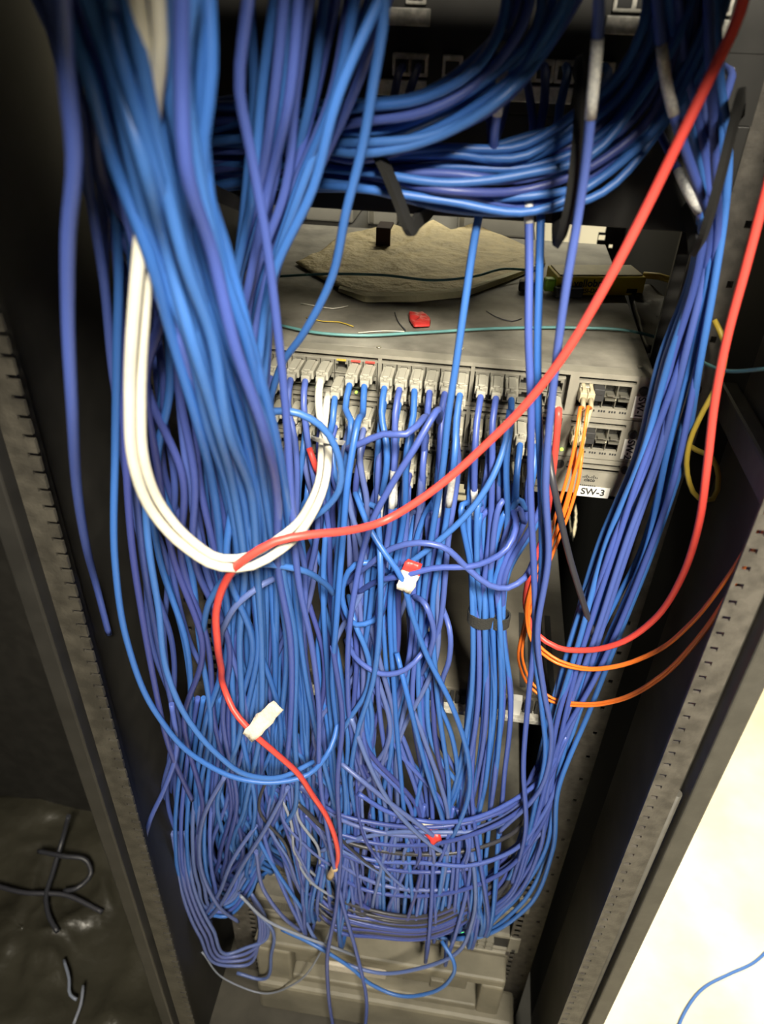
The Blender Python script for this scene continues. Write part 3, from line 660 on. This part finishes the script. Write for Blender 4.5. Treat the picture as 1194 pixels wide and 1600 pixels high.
# ------------------------------------------------------------------ single blue cables that can be told apart
pc([(603, -60, -.21), (598, 40, -.20), (585, 120, -.19), (566, 230, -.175), (541, 330, -.16), (520, 430, -.14), (475, 520, -.12), (440, 570, -.10), (420, 630, -.085), (400, 690, -.06)], 'azure', 'blue cable falling from top centre past the paper sheet to the left plugs')
pc([(395, -60, -.26), (385, 20, -.25), (374, 140, -.24), (390, 230, -.23), (412, 350, -.22), (432, 500, -.205), (447, 645, -.19), (456, 788, -.18), (467, 910, -.165), (487, 1007, -.15), (498, 1100, -.14), (499, 1200, -.13), (512, 1300, -.12), (535, 1410, -.11), (560, 1500, -.10), (572, 1555, -.10), (566, 1640, -.10)], 'indigo', 'violet blue cable hanging in front, passing over red cable to the bottom edge')
pc([(520, 1010, -.12), (535, 1130, -.115), (528, 1210, -.12), (532, 1330, -.115), (525, 1420, -.115), (512, 1490, -.12), (513, 1550, -.12), (527, 1640, -.12)], 'navy', 'dark blue cable dropping to the bottom edge left of the violet one')
pc([(752, 318, -.085), (742, 370, -.085), (727, 470, -.09), (714, 560, -.095), (701, 645, -.095), (692, 731, -.09), (676, 830, -.08), (660, 950, -.07), (655, 1100, -.07), (680, 1240, -.07)], 'azure', 'blue cable hanging in front of the third port block from the sagging bundle')
pc([(826, 300, -.09), (827, 420, -.10), (826, 520, -.11), (830, 640, -.115), (829, 760, -.11), (834, 880, -.10), (836, 980, -.09), (826, 1090, -.085), (818, 1200, -.08), (822, 1290, -.08), (800, 1380, -.06)], 'indigo', 'left cable of the pair hanging across the switch top at right', sleeves=[(829, 318, .014)])
pc([(846, 310, -.085), (843, 420, -.095), (840, 540, -.105), (842, 660, -.11), (846, 780, -.105), (846, 900, -.095), (836, 1010, -.09), (846, 1100, -.085), (852, 1180, -.08), (838, 1250, -.075), (820, 1330, -.06)], 'azure', 'right cable of the pair hanging across the switch top at right')
pc([(937, -60, -.18), (934, 60, -.17), (926, 150, -.165), (916, 250, -.155), (903, 340, -.145), (886, 440, -.14), (872, 540, -.135), (862, 630, -.13), (853, 750, -.125), (857, 870, -.11), (840, 990, -.10), (850, 1080, -.09), (862, 1150, -.085), (846, 1230, -.08), (780, 1300, -.07)], 'indigo', 'violet blue cable hanging in front of the switch with a pale sleeve near the top', sleeves=[(930, 112, .022)])
pc([(1022, -60, -.14), (1030, 40, -.14), (1046, 150, -.135), (1070, 230, -.125), (1094, 300, -.11), (1108, 350, -.07), (1100, 440, -.05), (1052, 600, -.055), (1000, 740, -.055), (960, 860, -.055), (900, 1050, -.055), (870, 1180, -.055), (840, 1330, -.05), (790, 1410, -.045)], 'indigo', 'violet blue cable with a pale sleeve crossing the red cable at top right', sleeves=[(1040, 112, .020)])
pc([(1106, -60, -.10), (1108, 60, -.105), (1114, 170, -.10), (1118, 260, -.09), (1122, 350, -.065), (1112, 450, -.055), (1085, 600, -.055), (1050, 760, -.055), (1000, 900, -.055), (930, 1060, -.055), (870, 1170, -.055), (850, 1300, -.05)], 'indigo', 'violet blue cable falling just left of the red one at top right')
pc([(1030, 205, -.03), (1052, 250, -.05), (1075, 300, -.07), (1098, 345, -.06), (1105, 420, -.05), (1060, 570, -.05)], 'navy', 'dark blue cable with a wide pale sleeve above the right hook', sleeves=[(1073, 297, .026)])
pc([(783, 40, -.11), (786, 100, -.125), (781, 150, -.12), (773, 205, -.11), (772, 250, -.09)], 'indigo', 'blue cable with a pale sleeve in front of the swooping bundle at top', sleeves=[(784, 122, .028)])
pc([(92, -60, -.36), (104, 120, -.35), (116, 240, -.345), (107, 360, -.335), (106, 480, -.32), (113, 640, -.295), (120, 760, -.25), (134, 850, -.20), (152, 920, -.14), (170, 990, -.12)], 'indigo', 'lone blue cable hanging in front of the left front rail', r=.0034)
# big loop on the left
pc([(128, -60, -.235), (152, 120, -.23), (176, 280, -.225), (185, 400, -.22), (183, 540, -.22), (180, 700, -.21), (180, 880, -.20), (199, 1003, -.19), (244, 1114, -.18), (307, 1184, -.17), (371, 1216, -.165), (435, 1222, -.155), (482, 1210, -.14), (517, 1168, -.12), (530, 1120, -.09)], 'azure', 'blue cable making the outermost wide loop at lower left')
pc([(150, -60, -.235), (178, 130, -.23), (200, 320, -.225), (214, 500, -.22), (224, 700, -.215), (232, 850, -.21), (247, 945, -.20), (263, 1057, -.19), (291, 1120, -.185), (339, 1178, -.18), (384, 1210, -.17), (440, 1214, -.15), (490, 1190, -.12)], 'azure', 'blue cable making the second wide loop at lower left')
pc([(140, -60, -.22), (160, 150, -.22), (184, 420, -.215), (196, 700, -.21), (206, 850, -.20), (222, 960, -.19), (240, 1060, -.18), (262, 1160, -.16), (300, 1250, -.12)], 'navy', 'dark blue cable between the two wide loops at left')
pc([(268, 1100, -.15), (276, 1170, -.15), (258, 1230, -.15), (235, 1280, -.15), (222, 1340, -.145), (226, 1390, -.13), (262, 1425, -.10), (330, 1440, -.06)], 'indigo', 'thin violet cable sagging out over the left rail low down')
for i in range(7):
    d = i*9
    pc([(300+d, 1090, -.10), (282+d, 1200, -.095+i*.004), (274+d*1.0, 1310, -.092), (284+d*.95, 1380, -.085), (314+d*.62, 1424-i*2, -.075), (352+d*.3, 1432-i*8, -.065), (384-i*2, 1404-i*8, -.055), (412, 1340-i*4, -.045), (440, 1290, -.04)], random.choice(['azure', 'azure', 'slate', 'indigo']), 'blue cable in the nested U loops at bottom left', 'nested U loops at bottom left')
for i in range(4):
    d = i*7
    pc([(268+d, 1300, -.08), (286+d, 1400, -.09), (312+d, 1462-i*3, -.088), (348+d*.6, 1508-i*6, -.08), (384, 1508-i*9, -.07), (404+i*2, 1472, -.06), (404+i*3, 1430, -.05), (392, 1395, -.04)], random.choice(['azure', 'slate', 'slate']), 'grey blue cable in the small lower loops at bottom left', 'small lower loops at bottom left')
pc([(316, 1488, -.075), (352, 1530, -.072), (410, 1552, -.07), (462, 1536, -.07), (500, 1490, -.065), (520, 1440, -.06)], 'grey', 'thin grey cable in the lowest loop at bottom left', r=.0016)
pc([(374, 1395, -.07), (400, 1425, -.07), (424, 1450, -.068), (424, 1490, -.066), (405, 1530, -.066), (370, 1520, -.066)], 'slate', 'pale cable curling right of the small loops at bottom left')
# arcs and loops in the middle
pc([(382, 720, -.13), (392, 680, -.14), (412, 648, -.145), (450, 642, -.145), (500, 664, -.14), (530, 716, -.135), (530, 765, -.13), (508, 795, -.125), (480, 815, -.12), (462, 830, -.09)], 'azure', 'bright blue cable looping in a ring around the white cable')
pc([(797, 640, -.05), (790, 690, -.06), (770, 745, -.075), (733, 800, -.085), (682, 848, -.09), (640, 880, -.09), (600, 910, -.08), (580, 960, -.06)], 'azure', 'bright blue cable sweeping down left below the red cable to the tag')
o, pth = pc([(555, 770, -.06), (580, 830, -.09), (600, 862, -.10), (620, 890, -.105), (646, 967, -.105), (664, 1017, -.10), (705, 1100, -.10), (731, 1181, -.095), (734, 1231, -.09), (711, 1300, -.085), (670, 1350, -.06)], 'azure', 'bright blue cable with the red and white tape flag below the red cable')
tagged = (o, pth)
pc([(560, 925, -.06), (600, 905, -.09), (629, 900, -.10), (676, 888, -.10), (749, 882, -.10), (793, 856, -.095), (806, 826, -.08), (800, 790, -.05)], 'indigo', 'pale blue cable arching right across the gathered cables, upper arc')
pc([(540, 912, -.06), (580, 880, -.09), (618, 855, -.10), (655, 848, -.105), (688, 853, -.105), (734, 891, -.10), (764, 914, -.10), (793, 919, -.095), (820, 903, -.085), (832, 880, -.06)], 'indigo', 'pale blue cable arching right across the gathered cables, lower arc')
pc([(606, 895, -.07), (582, 879, -.085), (556, 882, -.09), (539, 905, -.09), (537, 946, -.09), (556, 976, -.09), (583, 970, -.08), (600, 950, -.06)], 'azure', 'blue cable curled in a C shape left of the tape flag')
pc([(545, 930, -.06), (555, 975, -.085), (570, 1010, -.09), (578, 1042, -.09), (573, 1079, -.09), (547, 1122, -.09), (520, 1170, -.08), (500, 1230, -.07)], 'azure', 'blue cable bulging right below the C curl')
pc([(590, 790, -.06), (594, 868, -.10), (593, 982, -.105), (583, 1064, -.10), (559, 1143, -.095), (548, 1220, -.085), (560, 1290, -.07)], 'azure', 'blue cable hanging straight under the left edge of the tape flag')
pc([(540, 1000, -.06), (562, 1034, -.09), (596, 1053, -.10), (634, 1046, -.10), (660, 1020, -.09), (670, 990, -.06)], 'indigo', 'blue cable bowing in a smile shape below the C curl')
pc([(316, 990, -.14), (333, 930, -.17), (358, 899, -.18), (403, 882, -.18), (460, 888, -.165), (505, 910, -.13), (530, 940, -.09)], 'azure', 'blue cable arching over below the white cable bend')
pc([(344, 1010, -.13), (352, 975, -.16), (375, 940, -.165), (412, 912, -.155), (450, 900, -.12)], 'slate', 'faded blue cable arching inside the arch below the white cable')
pc([(645, 930, -.06), (665, 945, -.09), (678, 985, -.09), (672, 1020, -.085), (655, 1060, -.06)], 'indigo', 'violet cable bulging right beneath the tape flag')
pc([(688, 940, -.05), (702, 980, -.075), (702, 1030, -.08), (692, 1060, -.075), (690, 1120, -.06)], 'indigo', 'violet cable bulging right just left of the gathered cables')
pc([(620, 1020, -.08), (635, 1080, -.10), (655, 1160, -.10), (672, 1220, -.095), (690, 1275, -.085), (700, 1330, -.06)], 'azure', 'bright blue cable slanting down right toward the lower tape flag')
o2, pth2 = pc([(530, 1190, -.09), (560, 1215, -.10), (610, 1255, -.10), (650, 1285, -.095), (676, 1305, -.09), (710, 1340, -.06)], 'slate', 'faded blue cable ending in the lower red and white tape flag')
pc([(548, 1120, -.09), (575, 1190, -.10), (610, 1255, -.10), (650, 1300, -.095), (690, 1330, -.085), (730, 1340, -.07)], 'slate', 'faded blue cable crossing down right behind the lower tape flag')
# lower arcs from the right bundle
ar = [((885, 1150), (845, 1218), (800, 1252), (735, 1280), (670, 1284), (610, 1270), (560, 1240)),
      ((880, 1165), (845, 1235), (800, 1275), (735, 1305), (660, 1320), (590, 1318), (520, 1300)),
      ((880, 1200), (850, 1270), (800, 1330), (735, 1352), (660, 1348), (590, 1345), (510, 1325)),
      ((872, 1230), (840, 1300), (790, 1360), (725, 1390), (650, 1400), (570, 1390), (500, 1350)),
      ((860, 1200), (820, 1262), (760, 1296), (690, 1300), (620, 1300), (560, 1310), (500, 1330))]
for k in range(5):
    o_ = k*24+random.uniform(-12, 12); e_ = random.uniform(-40, 40)
    ar.append(((850+e_*.3, 1190+o_), (800, 1252+o_*.9), (740, 1292+o_*.85+e_*.4), (665, 1306+o_*.8+e_*.5), (590, 1296+o_*.8+e_*.4), (535, 1268+o_*.8), (495+e_, 1215+o_*.7)))
for i, a in enumerate(ar):
    pc([(q[0], q[1], -.05-.012*min(k, 3)) for k, q in enumerate(a)], (['indigo', 'navy', 'indigo', 'navy', 'slate']+['navy', 'slate', 'dark']*3)[i], 'dull cable crossing from the right bundle in a sagging arc near the bottom' , 'sagging arcs at the bottom')
for i in range(14):
    d = i*6 + random.uniform(-4, 4)
    pc([(470+random.uniform(-30, 40), 1340+d*.6, -.05), (520+random.uniform(-20, 20), 1390+d*.8, -.08), (590, 1425+d*.5, -.085), (660, 1432+d*.45, -.085), (720, 1410+d*.45, -.08), (775+random.uniform(-20, 20), 1370+d*.3, -.06), (800, 1330+d*.3, -.04)], ['dark', 'navy', 'dark', 'dark', 'navy', 'dark', 'dark', 'navy', 'navy', 'dark', 'navy', 'dark', 'navy', 'navy'][i], 'dark cable sagging across the front of the low pale switches', 'dark cables across the low switches')
for i in range(16):
    x = random.uniform(410, 570); y = random.uniform(1200, 1270)
    dx = random.uniform(10, 90)
    pc([(x, y, -.07), (x+random.uniform(-20, 25), y+60, -.085), (x+dx*.5+random.uniform(-15, 15), y+110, -.09), (x+dx+random.uniform(-10, 20), y+150+random.uniform(-10, 30), -.08), (x+dx+40, y+175, -.05)], random.choice(['grey', 'slate', 'slate', 'navy', 'dark']), 'thin greyish cable in the tangle in front of the low switch grilles', 'thin tangle at the low switches', r=.0021)  # dull jackets, part dust, part shade set in the colour
for i in range(14):
    x = random.uniform(570, 770)
    pc([(x+random.uniform(-30, 30), 1270+random.uniform(-20, 20), -.07), (x, 1320, -.085), (x+random.uniform(-20, 20), 1365, -.075), (x+random.uniform(-15, 15), 1395+random.uniform(-8, 20), -.045), (x+random.uniform(-15, 15), 1415, -.012)], random.choice(['slate', 'navy', 'indigo', 'grey']), 'dull blue cable plugged down into the buried upper low switch', 'cables plugged into the low switches', r=.0026)  # duller jackets carry some of the shade at the low switches
pc([(730, 1290, -.06), (742, 1370, -.085), (738, 1440, -.09), (715, 1488, -.095), (660, 1512, -.095), (590, 1520, -.095), (530, 1500, -.09), (495, 1470, -.08), (470, 1420, -.06)], 'slate', 'long cable sagging lowest across the battery unit front from the right')
pc([(690, 1470, -.08), (708, 1500, -.10), (702, 1532, -.105), (670, 1552, -.105), (625, 1556, -.105), (580, 1538, -.10), (548, 1512, -.095), (490, 1476, -.085), (440, 1452, -.07)], 'azure', 'bright blue cable hanging in a loop before the battery unit')
pc([(400, 1290, -.09), (372, 1330, -.10), (340, 1400, -.09), (320, 1430, -.08)], 'slate', 'faded cable slanting down left into the nested loops, outer')
pc([(450, 1230, -.10), (412, 1300, -.105), (380, 1350, -.10), (340, 1420, -.085), (310, 1450, -.07)], 'slate', 'faded cable slanting down left into the nested loops, inner')
pc([(352, 1212, -.12), (325, 1260, -.12), (312, 1310, -.11), (318, 1370, -.10), (345, 1420, -.09), (372, 1440, -.07)], 'slate', 'pale blue cable bowing left in front of the nested loops')
pc([(376, 1400, -.09), (420, 1440, -.09), (470, 1462, -.09), (520, 1480, -.085), (560, 1495, -.06)], 'grey', 'grey cable running right from the small loops under the grilles', r=.0024)
pc([(400, 1330, -.09), (412, 1390, -.09), (440, 1430, -.088), (470, 1455, -.07)], 'slate', 'faded cable crossing the left ends of the low switches')

# ------------------------------------------------------------------ coloured cables
x8 = colx(8)
WL = ['outer white cable hanging down the left and bending to the switch', 'inner white cable hanging down the left beside the other white one', 'thin white cable behind the two thick ones']
wc = [[(206, -60, -.33), (222, 60, -.325), (228, 180, -.315), (226, 300, -.30), (217, 400, -.30), (210, 480, -.30), (203, 620, -.29), (208, 720, -.28), (238, 800, -.265), (290, 856, -.25), (345, 886, -.235), (395, 884, -.222), (440, 858, -.212), (490, 800, -.16), (510, 745, -.12), (512, 690, -.09), (500, 650, -.07), (498, 618, -.05)],
      [(240, -60, -.33), (250, 60, -.325), (240, 180, -.312), (238, 300, -.295), (231, 400, -.292), (226, 480, -.292), (220, 620, -.285), (226, 720, -.275), (254, 792, -.26), (302, 846, -.245), (348, 872, -.23), (392, 868, -.217), (434, 842, -.207), (482, 790, -.15), (500, 742, -.11), (503, 695, -.085), (508, 655, -.06), (512, 615, -.03)]]
for i, wv in enumerate(wc):
    pts = [P(*q) for q in wv]
    if i == 0: pts += [Vector((x8, -.03, -.017)), Vector((x8, -.012, -.0162))]
    cable(pts, 'white', WL[i], r=.0033 if i else .0036, plugs=[(x8, -.004, -.0162)] if i == 0 else ())
zt = MB().tube(spline([P(488, 684, -.095), P(500, 688, -.105), P(520, 690, -.10), P(537, 692, -.08)], .004), 0, 4, 0, (.004, .0015)); zt.tube([P(494+4*math.cos(t), 686, -.09) for t in (0, 1)], .001)
tag(zt.build('cable_tie', M['white'], None, P(505, 688, -.10)), 'white plastic tie around the white cables below the switch', 'cable tie')

r1, rp = pc([(1176, -60, -.16), (1156, 20, -.155), (1110, 120, -.15), (1066, 210, -.15), (1000, 345, -.15), (940, 458, -.15), (878, 560, -.15), (818, 636, -.15), (760, 694, -.152), (700, 748, -.158), (650, 785, -.165), (600, 814, -.172), (545, 829, -.195), (480, 836, -.215), (430, 846, -.225), (385, 872, -.232), (352, 910, -.22), (338, 955, -.21), (340, 1005, -.20), (346, 1045, -.17), (352, 1080, -.15), (364, 1108, -.16), (394, 1144, -.17), (430, 1176, -.165), (465, 1208, -.15), (490, 1245, -.135), (510, 1275, -.125), (525, 1315, -.12), (528, 1345, -.115), (515, 1370, -.11)], 'red', 'long red cable running diagonally from top right, then down through the blue mass', r=.0033)
def flagat(cab, path, px, py, m1, m2, w, h, ang, label):
    i = min(range(len(path)), key=lambda k: (proj(path[k])[0]-px)**2 + (proj(path[k])[1]-py)**2)
    c = path[i]; t = RX*math.cos(ang)+UX*math.sin(ang); n = -RX*math.sin(ang)+UX*math.cos(ang); f = -FX
    b = MB()
    for k in range(9):
        for j in range(5):
            u = (k/8-.12)*h; vv = (j/4-.5)*w*(1-.25*abs(k/8-.5)*2 + .08*math.sin(k*2.1+j)); d = .0045 + .0018*math.sin(k*1.1) + .0012*math.cos(j*1.7+k)
            b.v.append(tuple(c+t*vv+n*u+f*d))
    for k in range(8):
        for j in range(4): b.f.append([k*5+j, k*5+j+1, k*5+j+6, k*5+j+5]); b.m.append(1 if k > 4 else 0); b.sm.append(True)
    o = b.build('tape_flag', [M[m1], M[m2]], cab, c); o['label'] = label
    s = o.modifiers.new('t', 'SOLIDIFY'); s.thickness = .002; s.offset = 0
flagat(r1, rp, 398, 1148, 'tapew', 'tapew', .018, .046, -.75, 'folded white cloth tape flag on the red cable')
sleeve_on(r1, rp, 512, 1372, .0045, .03, 'tan', 'tape_wrap', 'tan tape wrap at the red cable end')
flagat(tagged[0], tagged[1], 608, 922, 'tapew', 'redtape', .019, .030, -.35, 'crumpled red and white tape flag')
flagat(o2, pth2, 678, 1312, 'redtape', 'tapew', .018, .032, .55, 'faded red and white tape flag')
x23 = colx(23)
pr = [Vector((x23, -.014, -.0307)), Vector((x23, -.036, -.033)), P(873, 640, -.06), P(868, 700, -.06), P(861, 760, -.055), P(848, 840, -.05), (P(826, 905, -.045)), P(822, 950, -.045), P(838, 990, -.05), P(872, 1012, -.06), P(915, 1016, -.07), P(965, 1006, -.085), P(1020, 970, -.10), P(1064, 905, -.115), P(1092, 820, -.125), P(1106, 720, -.13), P(1118, 620, -.13), P(1138, 520, -.13), P(1165, 420, -.13), P(1190, 325, -.13), P(1215, 230, -.13)]
cable(pr, 'red', 'red cable plugged in the top switch, looping out along the right panel', r=.0031, plugs=[(x23, -.004, -.0307)])
cable([P(483, 700, -.07), P(490, 720, -.075), P(497, 740, -.07)], 'red', 'short bit of red cable left of the white cables', r=.003)
# orange fibres
fo = [[(907, 637, -.045), (901, 680, -.06), (888, 740, -.062), (870, 800, -.06), (852, 860, -.055), (832, 910, -.05), (822, 960, -.05), (838, 1012, -.055), (870, 1036, -.06), (910, 1046, -.07), (960, 1043, -.085), (1020, 1022, -.10), (1080, 975, -.125), (1130, 912, -.15), (1170, 850, -.17), (1205, 790, -.18)],
      [(919, 636, -.045), (911, 690, -.06), (896, 745, -.062), (880, 800, -.06), (862, 850, -.055), (842, 900, -.05), (826, 950, -.048), (840, 1006, -.052), (874, 1032, -.06), (912, 1043, -.07), (962, 1040, -.085), (1022, 1018, -.10), (1082, 970, -.125), (1133, 907, -.15), (1174, 845, -.17), (1209, 785, -.18)],
      [(899, 700, -.045), (896, 745, -.055), (886, 790, -.058), (866, 840, -.055), (840, 910, -.045), (818, 980, -.03), (812, 1040, -.03), (830, 1075, -.035), (862, 1096, -.045), (910, 1103, -.06), (965, 1096, -.08), (1030, 1062, -.105), (1090, 1002, -.13), (1138, 930, -.155), (1176, 862, -.175), (1211, 800, -.185)],
      [(910, 702, -.045), (905, 745, -.055), (893, 790, -.058), (874, 840, -.055), (848, 905, -.045), (824, 975, -.03), (818, 1036, -.03), (834, 1070, -.035), (864, 1091, -.045), (910, 1099, -.06), (965, 1092, -.08), (1030, 1057, -.105), (1090, 997, -.13), (1140, 925, -.155), (1179, 857, -.175), (1214, 796, -.185)]]
fl_ = ['orange fibre from the left boot of the top switch module, upper loop', 'orange fibre from the right boot of the top switch module, upper loop', 'orange fibre from the left boot of the second switch module, lower loop', 'orange fibre from the right boot of the second switch module, lower loop']
for i, fo_ in enumerate(fo):
    zt = 0 if i < 2 else -.0445; xb = GX[4]+.0018+.009+.0035+(i % 2)*.0068
    pts = [Vector((xb, -.004, zt-.020)), Vector((xb, -.026, zt-.024))]
    o, pth = cable(pts+[P(*q) for q in fo_], 'orange', fl_[i], r=.0017, name='fibre_cable', sides=6)
    b = MB().box(xb-.0032, xb+.0032, -.016, .004, zt-.0235, zt-.014, 0, .0006); b.box(xb-.0015, xb+.0015, -.014, .002, zt-.014, zt-.0115)
    b.tube([Vector((xb, -.016, zt-.0195)), Vector((xb, -.026, zt-.0235)), pth[6] if len(pth) > 6 else pth[-1]], [.0026, .0022, .0016], 8)
    q = b.build('fibre_connector', M['beige'], o, (xb, -.01, zt-.02)); q['label'] = 'beige connector with boot'
pc([(1116, 500, -.02), (1132, 535, -.03), (1130, 580, -.04), (1100, 640, -.05), (1078, 690, -.05), (1074, 740, -.05), (1092, 778, -.05), (1114, 780, -.045), (1123, 745, -.04), (1112, 715, -.035), (1088, 703, -.03), (1070, 690, -.0)], 'yellow', 'dull yellow cable curled in a loop on the right side panel', r=.0024)
pc([(856, 690, -.05), (862, 740, -.075), (874, 800, -.08), (890, 870, -.075), (908, 930, -.065), (922, 975, -.05), (930, 1000, -.03)], 'dark', 'black cable slanting below the SW-3 sticker toward the right bundle', r=.0032)
# hook ties on the gathered cables
def tie(px, py, y, rx, label):
    c = P(px, py, y); b = MB(); n = 24
    for k in range(n):
        t = 2*math.pi*k/n
        for (rr, zz) in ((rx, -.007), (rx, .007), (rx-.0018, .007), (rx-.0018, -.007)): b.v.append(tuple(c+Vector((math.cos(t)*rr, math.sin(t)*rr*.95, zz))))
    for k in range(n):
        for q in range(4): b.f.append([k*4+q, k*4+(q+1) % 4, ((k+1) % n)*4+(q+1) % 4, ((k+1) % n)*4+q]); b.m.append(0); b.sm.append(False)
    tag(b.build('hook_tie', M['velcro'], None, c), label, 'cable tie')
tie(753, 962, -.062, .0150, 'left black hook tie around the gathered blue cables')
tie(780, 967, -.062, .0115, 'right black hook tie around the gathered blue cables')
